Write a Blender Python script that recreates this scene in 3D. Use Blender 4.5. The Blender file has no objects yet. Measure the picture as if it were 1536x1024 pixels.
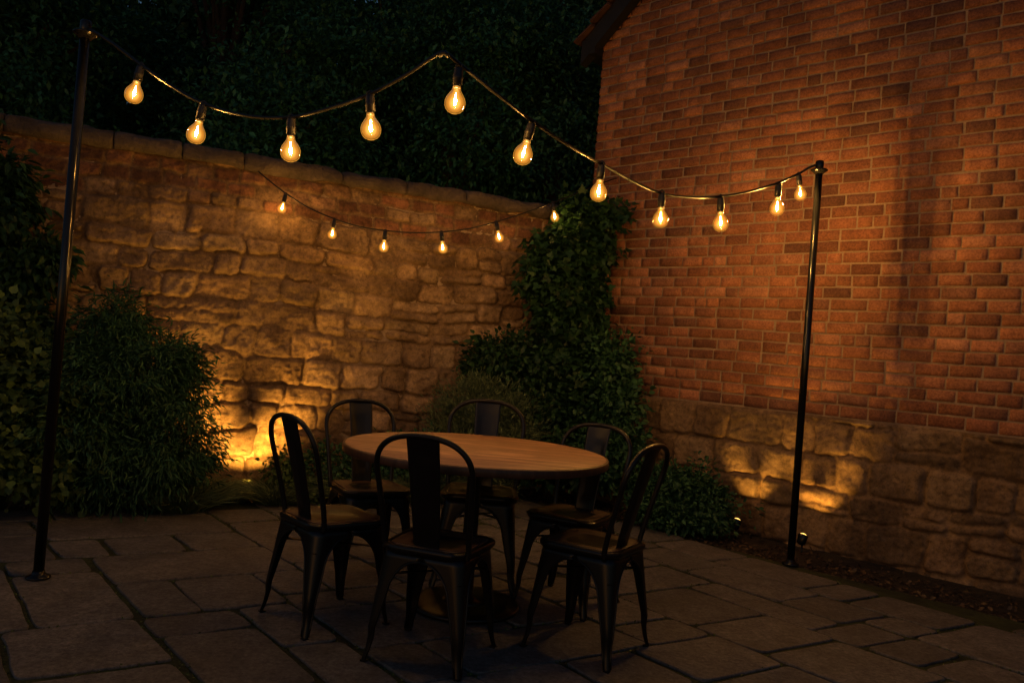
import bpy, math, random
import numpy as np
from mathutils import Vector, Matrix
random.seed(11); rng = np.random.default_rng(7)
PI = math.pi; R = math.radians
scene = bpy.context.scene
COL = scene.collection

# ------------------------------------------------------------------ camera
F = 1200.0; PITCH = math.atan(17/F); ROLL = R(4.5); H = 1.22
cam_d = bpy.data.cameras.new('camera'); cam = bpy.data.objects.new('camera', cam_d); COL.objects.link(cam)
cam_d.sensor_width = 36; cam_d.lens = 36*F/1536; cam_d.clip_end = 500; cam_d.clip_start = .05
M = Matrix.Rotation(PI/2+PITCH, 4, 'X') @ Matrix.Rotation(ROLL, 4, 'Z')
M.translation = Vector((0, 0, H)); cam.matrix_world = M
scene.camera = cam

def P(px, py, Y):
    """world point seen at photo pixel (px,py) at distance Y in front of the camera (metres)"""
    d = M.to_3x3() @ Vector((px-768, -(py-512), -F))
    k = Y/d.y
    return Vector((d.x*k, Y, H+d.z*k))

# ------------------------------------------------------------------ helpers
def tag(o, label=None, cat=None, group=None, kind=None):
    if label: o['label'] = label
    if cat: o['category'] = cat
    if group: o['group'] = group
    if kind: o['kind'] = kind
    return o
def empty(name, loc=(0, 0, 0), rz=0):
    o = bpy.data.objects.new(name, None); COL.objects.link(o)
    o.location = loc; o.rotation_euler = (0, 0, rz); o.empty_display_size = .1
    return o
def link(name, me, mat=None, parent=None):
    o = bpy.data.objects.new(name, me); COL.objects.link(o)
    if mat: me.materials.append(mat)
    if parent: o.parent = parent
    return o
class MB:
    def __init__(s): s.v = []; s.f = []; s.sm = []
    def add(s, vs, fs, smooth=False):
        b = len(s.v); s.v += [tuple(v) for v in vs]; s.f += [tuple(b+i for i in f) for f in fs]; s.sm += [smooth]*len(fs)
    def box(s, c, d, rz=0, mat=None):
        m = Matrix.Translation(c) @ Matrix.Rotation(rz, 4, 'Z')
        if mat: m = mat @ m
        x, y, z = d[0]/2, d[1]/2, d[2]/2
        vs = [m @ Vector(p) for p in ((-x,-y,-z),(x,-y,-z),(x,y,-z),(-x,y,-z),(-x,-y,z),(x,-y,z),(x,y,z),(-x,y,z))]
        s.add(vs, ((0,3,2,1),(4,5,6,7),(0,1,5,4),(1,2,6,5),(2,3,7,6),(3,0,4,7)))
    def lathe(s, prof, c=(0,0,0), n=24, mat=None, caps=True):
        vs = []
        for r, z in prof:
            for i in range(n):
                a = 2*PI*i/n; p = Vector((c[0]+r*math.cos(a), c[1]+r*math.sin(a), c[2]+z))
                vs.append(mat @ p if mat else p)
        fs = []
        for j in range(len(prof)-1):
            for i in range(n):
                k = (i+1) % n; fs.append((j*n+i, j*n+k, (j+1)*n+k, (j+1)*n+i))
        if caps:
            fs.append(tuple(range(n))[::-1]); fs.append(tuple(range((len(prof)-1)*n, len(prof)*n)))
        s.add(vs, fs, True)
    def tube(s, pts, r, n=10, closed=False, caps=True):
        pts = [Vector(p) for p in pts]; N = len(pts)
        rr = r if hasattr(r, '__len__') else [r]*N
        up = None; vs = []
        for i, p in enumerate(pts):
            if closed: t = pts[(i+1) % N]-pts[i-1]
            else: t = pts[min(i+1, N-1)]-pts[max(i-1, 0)]
            t.normalize()
            if up is None:
                up = Vector((0, 0, 1)) if abs(t.z) < .9 else Vector((1, 0, 0))
            a = (up - t*up.dot(t)).normalized(); b = t.cross(a); up = a
            for k in range(n):
                an = 2*PI*k/n; vs.append(p + (a*math.cos(an)+b*math.sin(an))*rr[i])
        fs = []
        for j in range(N if closed else N-1):
            q = (j+1) % N
            for k in range(n):
                l = (k+1) % n; fs.append((j*n+k, j*n+l, q*n+l, q*n+k))
        if not closed and caps:
            fs.append(tuple(range(n))[::-1]); fs.append(tuple(range((N-1)*n, N*n)))
        s.add(vs, fs, True)
    def mesh(s, name):
        me = bpy.data.meshes.new(name); me.from_pydata(s.v, [], s.f)
        me.polygons.foreach_set('use_smooth', s.sm); me.update(); return me
    def build(s, name, mat, parent=None):
        return link(name, s.mesh(name), mat, parent)
def bevel(o, w=.004, seg=2):
    m = o.modifiers.new('bevel', 'BEVEL'); m.width = w; m.segments = seg; m.limit_method = 'ANGLE'; m.angle_limit = R(35)
    return o
def catmull(pts, n=8):
    pts = [Vector(p) for p in pts]; out = []
    q = [pts[0]*2-pts[1]] + pts + [pts[-1]*2-pts[-2]]
    for i in range(1, len(q)-2):
        a, b, c, d = q[i-1:i+3]
        for k in range(n):
            t = k/n
            out.append(.5*((2*b)+(c-a)*t+(2*a-5*b+4*c-d)*t*t+(3*b-a-3*c+d)*t**3))
    out.append(pts[-1]); return out

# numpy value noise
def _h(i, j, s):
    n = (i*374761393 + j*668265263 + s*974634777) & 0xffffffff
    n = ((n ^ (n >> 13))*1274126177) & 0xffffffff
    return ((n ^ (n >> 16)) & 0xffff)/65535.0
def vn(x, y, s=0):
    x = np.asarray(x, float); y = np.asarray(y, float)
    i = np.floor(x).astype(np.int64); j = np.floor(y).astype(np.int64)
    fx = x-i; fy = y-j; fx = fx*fx*(3-2*fx); fy = fy*fy*(3-2*fy)
    return (_h(i, j, s)*(1-fx)+_h(i+1, j, s)*fx)*(1-fy)+(_h(i, j+1, s)*(1-fx)+_h(i+1, j+1, s)*fx)*fy
def fbm(x, y, s=0, o=4, g=.5):
    t = 0; a = 1; n = 0
    for k in range(o):
        t = t+a*(vn(x*2**k, y*2**k, s+k*17)-.5); n += a; a *= g
    return t/n*2

# ------------------------------------------------------------------ materials
def mat(name, col=(.5, .5, .5), rough=.6, metal=0, spec=.5):
    m = bpy.data.materials.new(name); m.use_nodes = True
    nt = m.node_tree; b = nt.nodes['Principled BSDF']
    b.inputs['Base Color'].default_value = (*col, 1); b.inputs['Roughness'].default_value = rough
    b.inputs['Metallic'].default_value = metal; b.inputs['Specular IOR Level'].default_value = spec
    return m, nt, b
def nd(nt, t, **k):
    n = nt.nodes.new(t)
    for a, v in k.items():
        if a in n.inputs: n.inputs[a].default_value = v
        else: setattr(n, a, v)
    return n
def noise(nt, scale, detail=6, rough=.6, co=None):
    n = nd(nt, 'ShaderNodeTexNoise'); n.inputs['Scale'].default_value = scale
    n.inputs['Detail'].default_value = detail; n.inputs['Roughness'].default_value = rough
    if co is not None: nt.links.new(co, n.inputs['Vector'])
    return n
def ramp(nt, src, stops):
    r = nd(nt, 'ShaderNodeValToRGB'); e = r.color_ramp.elements
    while len(e) < len(stops): e.new(.5)
    for el, (p, c) in zip(e, stops): el.position = p; el.color = (*c, 1) if len(c) == 3 else c
    nt.links.new(src, r.inputs[0]); return r
def mixc(nt, a, b, fac, mode='MIX'):
    m = nd(nt, 'ShaderNodeMix', data_type='RGBA', blend_type=mode)
    for s, v in ((m.inputs[0], fac), (m.inputs[6], a), (m.inputs[7], b)):
        if hasattr(v, 'links') or isinstance(v, bpy.types.NodeSocket): nt.links.new(v, s)
        elif isinstance(v, (int, float)): s.default_value = v
        else: s.default_value = (*v, 1)
    return m.outputs[2]
def bump(nt, b, src, strength, dist=.01, prev=None):
    n = nd(nt, 'ShaderNodeBump'); n.inputs['Strength'].default_value = strength; n.inputs['Distance'].default_value = dist
    nt.links.new(src, n.inputs['Height'])
    if prev: nt.links.new(prev.outputs[0], n.inputs['Normal'])
    nt.links.new(n.outputs[0], b.inputs['Normal']); return n
def objco(nt): return nd(nt, 'ShaderNodeTexCoord').outputs['Object']

def m_stone(name):
    m, nt, b = mat(name, rough=.92, spec=.25); co = objco(nt)
    at = nd(nt, 'ShaderNodeVertexColor', layer_name='Col')
    n1 = noise(nt, 5, 8, .7, co); n2 = noise(nt, 30, 8, .85, co); n3 = noise(nt, 1.3, 3, .5, co)
    r1 = ramp(nt, n1.outputs[0], [(.33, (.5, .46, .43)), (.68, (1.35, 1.32, 1.25))])
    c = mixc(nt, at.outputs[0], r1.outputs[0], 1, 'MULTIPLY')
    r2 = ramp(nt, n2.outputs[0], [(.36, (.35, .33, .31)), (.5, (1, 1, 1)), (.66, (1.5, 1.45, 1.35))])
    c = mixc(nt, c, r2.outputs[0], .8, 'MULTIPLY')
    r3 = ramp(nt, n3.outputs[0], [(.4, (0, 0, 0)), (.65, (1, 1, 1))])
    c = mixc(nt, c, mixc(nt, c, (.62, .6, .62), 1, 'MULTIPLY'), r3.outputs[0])
    nt.links.new(c, b.inputs['Base Color'])
    p = bump(nt, b, n2.outputs[0], .55, .012)
    n4 = noise(nt, 14, 8, .8, co); bump(nt, b, n4.outputs[0], .6, .02, p)
    return m
MAT = {}
MAT['stone'] = m_stone('rough_sandstone')
def m_brick():
    m, nt, b = mat('red_brick', rough=.9, spec=.2); co = objco(nt)
    at = nd(nt, 'ShaderNodeVertexColor', layer_name='Col')
    n1 = noise(nt, 9, 8, .7, co); n2 = noise(nt, 70, 6, .7, co); n3 = noise(nt, .9, 3, .5, co)
    c = mixc(nt, at.outputs[0], ramp(nt, n1.outputs[0], [(.3, (.68, .66, .66)), (.7, (1.2, 1.18, 1.15))]).outputs[0], 1, 'MULTIPLY')
    c = mixc(nt, c, ramp(nt, n2.outputs[0], [(.36, (.58, .55, .53)), (.6, (1.12, 1.12, 1.12))]).outputs[0], .9, 'MULTIPLY')
    c = mixc(nt, c, mixc(nt, c, (.58, .56, .6), 1, 'MULTIPLY'), ramp(nt, n3.outputs[0], [(.42, (0,)*3), (.62, (1,)*3)]).outputs[0])
    nt.links.new(c, b.inputs['Base Color'])
    p = bump(nt, b, n2.outputs[0], .45, .006); bump(nt, b, n1.outputs[0], .4, .012, p)
    return m
MAT['brick'] = m_brick()
def m_noisy(name, c1, c2, scale, rough=.9, bs=.4, bd=.01, spec=.3):
    m, nt, b = mat(name, rough=rough, spec=spec); co = objco(nt)
    n1 = noise(nt, scale, 8, .7, co); n2 = noise(nt, scale*6, 6, .7, co)
    c = ramp(nt, n1.outputs[0], [(.3, c1), (.7, c2)]).outputs[0]
    c = mixc(nt, c, ramp(nt, n2.outputs[0], [(.3, (.6,)*3), (.65, (1.1,)*3)]).outputs[0], .7, 'MULTIPLY')
    nt.links.new(c, b.inputs['Base Color'])
    if bs: p = bump(nt, b, n2.outputs[0], bs, bd); bump(nt, b, n1.outputs[0], bs, bd*2, p)
    return m
MAT['mortar'] = m_noisy('pale_mortar', (.22, .155, .11), (.34, .25, .185), 12)
MAT['soil'] = m_noisy('dark_soil', (.022, .017, .012), (.06, .045, .03), 7, bs=.8, bd=.04)
MAT['moss'] = m_noisy('mossy_joint', (.010, .012, .006), (.05, .062, .018), 4, bs=.8, bd=.02)
MAT['coping'] = m_noisy('coping_stone', (.06, .046, .04), (.16, .12, .095), 5, bs=.9, bd=.03)
MAT['roof'] = m_noisy('clay_tile', (.045, .022, .016), (.09, .042, .03), 6)
MAT['board'] = m_noisy('black_board', (.008, .008, .008), (.016, .015, .014), 6, rough=.6, bs=.15)
def m_flag():
    m, nt, b = mat('grey_flagstone', rough=.78, spec=.35); co = objco(nt)
    g = nd(nt, 'ShaderNodeNewGeometry')
    base = ramp(nt, g.outputs['Random Per Island'], [(0, (.10, .092, .086)), (.35, (.145, .132, .122)), (.7, (.12, .113, .107)), (1, (.165, .15, .135))]).outputs[0]
    n1 = noise(nt, 3.2, 9, .72, co); n2 = noise(nt, 42, 8, .85, co); n3 = noise(nt, 9, 8, .8, co)
    c = mixc(nt, base, ramp(nt, n1.outputs[0], [(.3, (.6, .6, .6)), (.7, (1.25, 1.22, 1.2))]).outputs[0], .9, 'MULTIPLY')
    c = mixc(nt, c, ramp(nt, n2.outputs[0], [(.38, (.4,)*3), (.64, (1.45,)*3)]).outputs[0], .9, 'MULTIPLY')
    c = mixc(nt, c, ramp(nt, n3.outputs[0], [(.36, (.55,)*3), (.62, (1.15,)*3)]).outputs[0], .9, 'MULTIPLY')
    nt.links.new(c, b.inputs['Base Color'])
    r = ramp(nt, n1.outputs[0], [(.3, (.6,)*3), (.7, (.85,)*3)]); nt.links.new(r.outputs[0], b.inputs['Roughness'])
    p = bump(nt, b, n2.outputs[0], .3, .006); bump(nt, b, n3.outputs[0], .45, .012, p)
    return m
MAT['flag'] = m_flag()
def m_leaf(name, c1, c2, rough=.55, tr=.25):
    m, nt, b = mat(name, rough=rough, spec=.3)
    g = nd(nt, 'ShaderNodeNewGeometry')
    c = ramp(nt, g.outputs['Random Per Island'], [(0, c1), (.75, c2), (1, tuple(min(1, v*1.5) for v in c2))]).outputs[0]
    nt.links.new(c, b.inputs['Base Color'])
    t = nd(nt, 'ShaderNodeBsdfTranslucent'); nt.links.new(c, t.inputs[0])
    mx = nd(nt, 'ShaderNodeMixShader'); mx.inputs[0].default_value = tr
    nt.links.new(b.outputs[0], mx.inputs[1]); nt.links.new(t.outputs[0], mx.inputs[2])
    nt.links.new(mx.outputs[0], nt.nodes['Material Output'].inputs[0]); return m
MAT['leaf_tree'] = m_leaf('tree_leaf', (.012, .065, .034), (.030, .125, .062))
MAT['leaf_bush'] = m_leaf('bush_leaf', (.014, .055, .026), (.038, .105, .045))
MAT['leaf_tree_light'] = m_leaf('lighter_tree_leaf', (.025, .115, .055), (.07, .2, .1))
MAT['leaf_ivy'] = m_leaf('ivy_leaf', (.008, .032, .013), (.022, .062, .022), rough=.5)
MAT['leaf_grass'] = m_leaf('grey_green_blade', (.07, .11, .06), (.15, .20, .10))
MAT['leaf_low'] = m_leaf('low_leaf', (.035, .07, .02), (.08, .13, .035))
MAT['litter'] = m_leaf('dead_leaf', (.035, .022, .012), (.09, .055, .03), tr=.1)
MAT['bark'] = m_noisy('bark', (.03, .022, .015), (.08, .06, .045), 12, bs=.8, bd=.03)
def m_metal(name, col, rough, coat=.3, vary=True):
    m, nt, b = mat(name, col, rough, 0, .32); co = objco(nt)
    n = noise(nt, 25, 5, .6, co); r = ramp(nt, n.outputs[0], [(.3, (rough*.8,)*3), (.75, (min(1, rough*1.35),)*3)])
    if vary: nt.links.new(r.outputs[0], b.inputs['Roughness'])
    b.inputs['Coat Weight'].default_value = coat; b.inputs['Coat Roughness'].default_value = .15
    return m
MAT['pole'] = m_metal('black_gloss_metal', (.005, .005, .005), .22, 0, False)
MAT['chair'] = m_metal('black_painted_steel', (.006, .0052, .005), .33, 0, False)
MAT['cord'] = m_metal('black_rubber_cord', (.008, .008, .008), .35, 0, False)
MAT['socket'] = m_metal('black_socket_plastic', (.016, .015, .016), .42, .1)
def m_wood(name, c1, c2, rough, sc=1.0):
    m, nt, b = mat(name, rough=rough, spec=.4)
    tc = nd(nt, 'ShaderNodeTexCoord'); mp = nd(nt, 'ShaderNodeMapping'); mp.inputs['Scale'].default_value = (.8*sc, 7*sc, .8*sc)
    mp.inputs['Rotation'].default_value = (0, 0, R(4))
    nt.links.new(tc.outputs['Object'], mp.inputs[0])
    n1 = noise(nt, 1.6, 8, .65, mp.outputs[0]); n1.inputs['Distortion'].default_value = .9
    n2 = noise(nt, 9, 6, .7, mp.outputs[0])
    c = ramp(nt, n1.outputs[0], [(.34, c1), (.44, c2), (.5, tuple(v*.62 for v in c2)), (.57, c2), (.66, tuple(v*1.25 for v in c2))]).outputs[0]
    c = mixc(nt, c, ramp(nt, n2.outputs[0], [(.3, (.6,)*3), (.6, (1.08,)*3)]).outputs[0], .75, 'MULTIPLY')
    nt.links.new(c, b.inputs['Base Color']); bump(nt, b, n2.outputs[0], .12, .002)
    return m
MAT['wood'] = m_wood('oiled_wood', (.20, .085, .04), (.50, .27, .14), .5)
MAT['seatwood'] = m_wood('dark_seat_wood', (.025, .012, .008), (.055, .028, .018), .5, 1.5)
def m_emit(name, col, st):
    m = bpy.data.materials.new(name); m.use_nodes = True; nt = m.node_tree; nt.nodes.clear()
    e = nd(nt, 'ShaderNodeEmission'); e.inputs[0].default_value = (*col, 1); e.inputs[1].default_value = st
    o = nd(nt, 'ShaderNodeOutputMaterial'); nt.links.new(e.outputs[0], o.inputs[0]); return m
FIL = 2250.0
MAT['filament'] = m_emit('glowing_filament', (1, .50, .11), FIL)
MAT['filament_small'] = m_emit('dimmer_filament', (1, .50, .11), 900)
MAT['lens'] = m_emit('lit_lens', (1, .55, .13), 2.6)
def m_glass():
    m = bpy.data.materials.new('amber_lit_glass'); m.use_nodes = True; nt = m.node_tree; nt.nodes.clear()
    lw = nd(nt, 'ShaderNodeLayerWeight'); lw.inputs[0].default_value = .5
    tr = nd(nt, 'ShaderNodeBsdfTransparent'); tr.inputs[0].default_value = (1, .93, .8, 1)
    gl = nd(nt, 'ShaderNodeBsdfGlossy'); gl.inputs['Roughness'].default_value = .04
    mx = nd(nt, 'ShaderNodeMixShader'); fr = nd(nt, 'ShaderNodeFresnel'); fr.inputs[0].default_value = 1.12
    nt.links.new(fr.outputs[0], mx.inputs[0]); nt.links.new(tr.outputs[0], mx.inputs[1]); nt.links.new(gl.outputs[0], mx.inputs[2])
    # emission paints the filament's glow into the tinted glass, strongest towards its rim
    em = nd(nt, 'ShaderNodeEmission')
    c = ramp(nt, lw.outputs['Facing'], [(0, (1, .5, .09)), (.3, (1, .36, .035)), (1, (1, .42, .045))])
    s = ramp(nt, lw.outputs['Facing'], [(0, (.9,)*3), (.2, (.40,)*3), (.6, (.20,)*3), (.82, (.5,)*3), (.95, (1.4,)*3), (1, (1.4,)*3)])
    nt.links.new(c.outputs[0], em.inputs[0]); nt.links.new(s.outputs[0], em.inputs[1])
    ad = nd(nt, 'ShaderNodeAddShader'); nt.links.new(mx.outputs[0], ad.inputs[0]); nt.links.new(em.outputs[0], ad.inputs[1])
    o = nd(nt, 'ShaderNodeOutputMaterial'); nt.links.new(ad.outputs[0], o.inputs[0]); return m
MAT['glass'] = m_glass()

# ------------------------------------------------------------------ plan of the place
WD = Vector((.9133, .4074, 0)); WN = Vector((.4074, -.9133, 0))   # garden wall: along, towards the patio
WA = Vector((-3.651, 5.75, 0)); WH = 2.648
HC = Vector((.6365, 7.488, 0)); HE = Vector((.7263, -.6874, 0)); HN = Vector((-.6874, -.7263, 0))  # house corner, along gable, outwards
PLINTH = .947

# ------------------------------------------------------------------ ground
def sheet(name, pts, z, m, kind='structure'):
    me = bpy.data.meshes.new(name); me.from_pydata([(x, y, z) for x, y in pts], [], [tuple(range(len(pts)))])
    o = link(name, me, m); o['kind'] = kind; return o
sheet('ground', [(-60, -40), (60, -40), (60, 90), (-60, 90)], -.035, MAT['soil'])
# patio polygon
PC = Vector((.085, 6.94)); e_back = Vector((.848, .53)); e_side = Vector((.7263, -.6874))
def in_patio(p):
    a = Vector((p[0], p[1]))-PC
    back = a.dot(Vector((-e_back.y, e_back.x)))      # >0 beyond the back edge
    side = a.dot(Vector((-e_side.y, e_side.x)))
    return max(back, side)
bl = PC-e_back*9; sr = PC+e_side*11
pat = [(PC.x, PC.y), (bl.x, bl.y), (bl.x+3, bl.y-9), (sr.x, sr.y)]
sheet('patio_bed', pat, -.009, MAT['moss'])
E1 = Vector((math.cos(R(32)), math.sin(R(32)))); E2 = Vector((math.cos(R(-51)), math.sin(R(-51))))
U = .128
def flagstones():
    na, nb = 108, 108; occ = np.zeros((na, nb), bool); cells = []
    rnd = random.Random(5)
    sizes = [(5, 3), (6, 4), (4, 3), (3, 3), (5, 4), (4, 4), (2, 3), (3, 2), (6, 3), (4, 2), (3, 4), (7, 4)]
    for j in range(nb):
        for i in range(na):
            if occ[i, j]: continue
            w, h = rnd.choice(sizes)
            if rnd.random() < .3: w, h = h, w
            ww = 0
            while ww < w and i+ww < na and not occ[i+ww, j]: ww += 1
            hh = min(h, nb-j)
            if ww == w-0 or ww >= 2: w = ww
            else: w = ww
            # avoid leaving one unit slivers
            if i+w < na and not occ[i+w, j] and (i+w+1 >= na or occ[i+w+1, j]): w += 1
            occ[i:i+w, j:j+hh] = True; cells.append((i, j, w, hh))
    mb = MB(); g = .0105
    org = Vector((-.1, 3.9)) - E1*na*U/2 - E2*nb*U/2
    joints = []
    for (i, j, w, h) in cells:
        a0, a1, b0, b1 = i*U+g, (i+w)*U-g, j*U+g, (j+h)*U-g
        c = org+E1*(a0+a1)/2+E2*(b0+b1)/2
        if c.y < .4 or abs(c.x) > 6.5 or in_patio(c) > .05: continue
        jit = [(rnd.uniform(-.012, .012), rnd.uniform(-.012, .012)) for _ in range(4)]
        cr = [(a0+jit[0][0], b0+jit[0][1]), (a1+jit[1][0], b0+jit[1][1]), (a1+jit[2][0], b1+jit[2][1]), (a0+jit[3][0], b1+jit[3][1])]
        ring = []
        for k in range(4):
            p, q = cr[k], cr[(k+1) % 4]; L = math.hypot(q[0]-p[0], q[1]-p[1]); n = max(4, int(L/.03))
            for s in range(n):
                t = s/n; x = p[0]+(q[0]-p[0])*t; y = p[1]+(q[1]-p[1])*t
                ring.append([x, y])
        ring = np.array(ring); ca, cb = (a0+a1)/2, (b0+b1)/2
        nx = fbm(ring[:, 0]*9, ring[:, 1]*9, 3, 4)*.010; ny = fbm(ring[:, 0]*9, ring[:, 1]*9, 9, 4)*.010
        ring[:, 0] += nx; ring[:, 1] += ny
        # round the corners a little
        for _ in range(2): ring = ring*.6+.2*np.roll(ring, 1, 0)+.2*np.roll(ring, -1, 0)
        W = np.outer(ring[:, 0], [E1.x, E1.y])+np.outer(ring[:, 1], [E2.x, E2.y])+np.array([org.x, org.y])
        cen = W.mean(0); out = []
        mx = max(in_patio(p) for p in W)
        if mx > 0:
            if in_patio(cen) > -.05: continue
            for q in range(len(W)):        # cut to the patio's edge, raggedly
                d = in_patio(W[q])
                if d > 0:
                    v = W[q]-cen; lo, hi = 0, 1
                    for _ in range(12):
                        m_ = (lo+hi)/2
                        if in_patio(cen+v*m_) > 0: hi = m_
                        else: lo = m_
                    W[q] = cen+v*lo
        n = len(W); z0 = rnd.uniform(-.003, .003); tx, ty = rnd.uniform(-.006, .006), rnd.uniform(-.006, .006)
        def Z(p, z): return (p[0], p[1], z+z0+(p[0]-cen[0])*tx+(p[1]-cen[1])*ty)
        vs = []
        lv = ((1, -.034), (1, -.006), (.0022, -.002), (.005, 0), (.02, .0006))
        for k, (ins, z) in enumerate(lv):
            for p in W:
                v = cen-p; L = math.hypot(*v); q = p+v/L*(0 if ins == 1 else ins); vs.append(Z(q, z))
        fs = []
        for k in range(len(lv)-1):
            for s in range(n):
                t = (s+1) % n; fs.append((k*n+s, k*n+t, (k+1)*n+t, (k+1)*n+s))
        fs.append(tuple(range((len(lv)-1)*n, len(lv)*n)))
        mb.add(vs, fs, False)
        for p in W[::1]: joints.append(p)
    o = mb.build('patio', MAT['flag']); o['kind'] = 'structure'
    return joints
joints = flagstones()

# ------------------------------------------------------------------ rough stone faces as modelled relief
def stone_face(x0, x1, z0, z1, res, seed, course=(.13, .27), length=(.2, .55), depth=.03, bricks_top=0, pal=None, warp=.05, join=.03, soft=1.0):
    rnd = random.Random(seed)
    nx = int((x1-x0)/res)+1; nz = int((z1-z0)/res)+1
    X, Zg = np.meshgrid(np.linspace(x0, x1, nx), np.linspace(z0, z1, nz))
    zb = [z0-.1]; kinds = []
    lim = z1-bricks_top
    while zb[-1] < lim-.08: zb.append(zb[-1]+rnd.uniform(*course)); kinds.append(0)
    if bricks_top: zb[-1] = lim
    while zb[-1] < z1+.1: zb.append(zb[-1]+(.108 if bricks_top else rnd.uniform(*course))); kinds.append(1 if bricks_top else 0)
    zb = np.array(zb)
    isb = 1.0/(1+np.exp(-(Zg-lim+.02)*60)) if bricks_top else 0
    wz = Zg+fbm(X*1.1, Zg*1.1, seed, 3)*warp*(1-.6*isb)+fbm(X*6, Zg*6, seed+5, 3)*.022
    wx = X+fbm(X*2.0, Zg*2.0, seed+2, 3)*warp*.8+fbm(X*7, Zg*7, seed+7, 3)*.024
    ci = np.clip(np.searchsorted(zb, wz)-1, 0, len(zb)-2)
    Hh = np.zeros_like(X); C = np.zeros(X.shape+(3,)); dist = np.zeros_like(X)
    pal = pal or [(.30, .20, .12), (.34, .235, .145), (.26, .18, .115), (.36, .26, .165), (.23, .155, .10), (.31, .215, .14)]
    mort = np.array((.215, .145, .09))
    for c in range(len(zb)-1):
        msk = ci == c
        if not msk.any(): continue
        kb = kinds[c]; xs = [x0-rnd.uniform(.1, .5)]
        while xs[-1] < x1+.3: xs.append(xs[-1]+(rnd.uniform(.19, .25) if kb else rnd.uniform(*length)))
        xs = np.array(xs); si = np.clip(np.searchsorted(xs, wx[msk])-1, 0, len(xs)-2)
        n = len(xs)
        split = np.array([rnd.random() < .16 and not kb for _ in range(n)]); sp = np.array([rnd.uniform(.35, .65) for _ in range(n)])
        zl = np.full(si.shape, zb[c]); zh = np.full(si.shape, zb[c+1]); hh = zh-zl
        zs = zl+hh*sp[si]; up = wz[msk] > zs; s_ = split[si]
        zl = np.where(s_ & up, zs, zl); zh = np.where(s_ & ~up, zs, zh)
        sid = si*2+(s_ & up)
        dxl = wx[msk]-xs[si]; dxr = xs[si+1]-wx[msk]; dzl = wz[msk]-zl; dzh = zh-wz[msk]
        rr = .05 if not kb else .02
        qx = np.maximum(rr-np.minimum(dxl, dxr), 0); qz = np.maximum(rr-np.minimum(dzl, dzh), 0)
        d = np.where((qx > 0) & (qz > 0), rr-np.sqrt(qx**2+qz**2), np.minimum(np.minimum(dxl, dxr), np.minimum(dzl, dzh)))
        d = d-.006
        N2 = 2*n+2
        dep = np.array([depth*rnd.uniform(.35, 1.35)*(.5 if kb else 1) for _ in range(N2)])
        tx = np.array([rnd.uniform(-.10, .10) for _ in range(N2)])*(0 if kb else 1)
        tz = np.array([rnd.uniform(-.12, .12) for _ in range(N2)])*(0 if kb else 1)
        jw = join*(.4 if kb else 1)*np.array([rnd.uniform(.6, 1.7) for _ in range(N2)])
        t = np.clip(d/jw[sid], 0, 1); t = np.sqrt(1-(1-t)**2)
        h = t*(dep[sid]+(dxl-(dxl+dxr)/2)*tx[sid]+(dzl-hh/2)*tz[sid])
        Hh[msk] = h; dist[msk] = d
        cols = []
        for _ in range(N2):
            if kb and rnd.random() < .9: cc = rnd.choice([(.20, .095, .06), (.25, .12, .075), (.16, .08, .055), (.28, .17, .11)])
            else: cc = rnd.choice(pal)
            f = rnd.uniform(.68, 1.22); cols.append([v*f for v in cc])
        cols = np.array(cols); w = np.clip(d/.014, 0, 1)[:, None]
        C[msk] = cols[sid]*w+mort*(1-w)
    big = fbm(X*2.2, Zg*2.2, seed+30, 5, .55)
    # patches where mortar has been smeared over the stones
    sm = np.clip((fbm(X*1.5, Zg*1.7, seed+44, 4)-.12)*4, 0, .8)*soft*(1-.7*isb)
    Hh = Hh*(1-sm*.75)+sm*depth*.55
    C = C*(1-sm[..., None]*.6)+mort*sm[..., None]*.6
    Hh += big*.014+fbm(X*9, Zg*11, seed+50, 5, .62)*.020+(np.abs(fbm(X*14, Zg*20, seed+70, 4, .6))-.2)*.016+fbm(X*45, Zg*45, seed+60, 3, .6)*.005
    return X, Zg, Hh, C
def relief(name, X, Zg, Hh, C, org, ex, en, m, parent, clip=None):
    nz, nx = X.shape
    co = np.zeros((nz, nx, 3))
    for a in range(2): co[..., a] = org[a]+X*ex[a]+Hh*en[a]
    co[..., 2] = Zg
    idx = np.arange(nz*nx).reshape(nz, nx)
    f = np.stack([idx[:-1, :-1], idx[:-1, 1:], idx[1:, 1:], idx[1:, :-1]], -1).reshape(-1, 4)
    me = bpy.data.meshes.new(name); fast(me, co.reshape(-1, 3), f)
    me.polygons.foreach_set('use_smooth', np.ones(len(f), bool))
    at = me.color_attributes.new('Col', 'FLOAT_COLOR', 'POINT')
    at.data.foreach_set('color', np.concatenate([C.reshape(-1, 3), np.ones((nz*nx, 1))], 1).ravel())
    return link(name, me, m, parent)
def fast(me, v, f):
    n, k = f.shape
    me.vertices.add(len(v)); me.vertices.foreach_set('co', np.asarray(v, np.float32).ravel())
    me.loops.add(n*k); me.loops.foreach_set('vertex_index', f.astype(np.int32).ravel())
    me.polygons.add(n); me.polygons.foreach_set('loop_start', np.arange(0, n*k, k, dtype=np.int32))
    me.update(calc_edges=True); me.validate()

# garden wall -------------------------------------------------------
s_end = (HC-WA).dot(HE)/WD.dot(HE)        # where the front face meets the house side
XL = -2.6
gw = empty('stone_garden_wall', WA+WD*1.5)
tag(gw, 'tall rough sandstone garden wall with brick courses under its coping', 'wall')
ginv = Matrix.Translation(-gw.location)
x0, x1 = XL, s_end
X, Zg, Hh, C = stone_face(x0, x1, -.05, WH-.11, .0105, 21, course=(.14, .25), length=(.2, .46), depth=.041, bricks_top=.36, warp=.075, join=.026, soft=.95)
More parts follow.
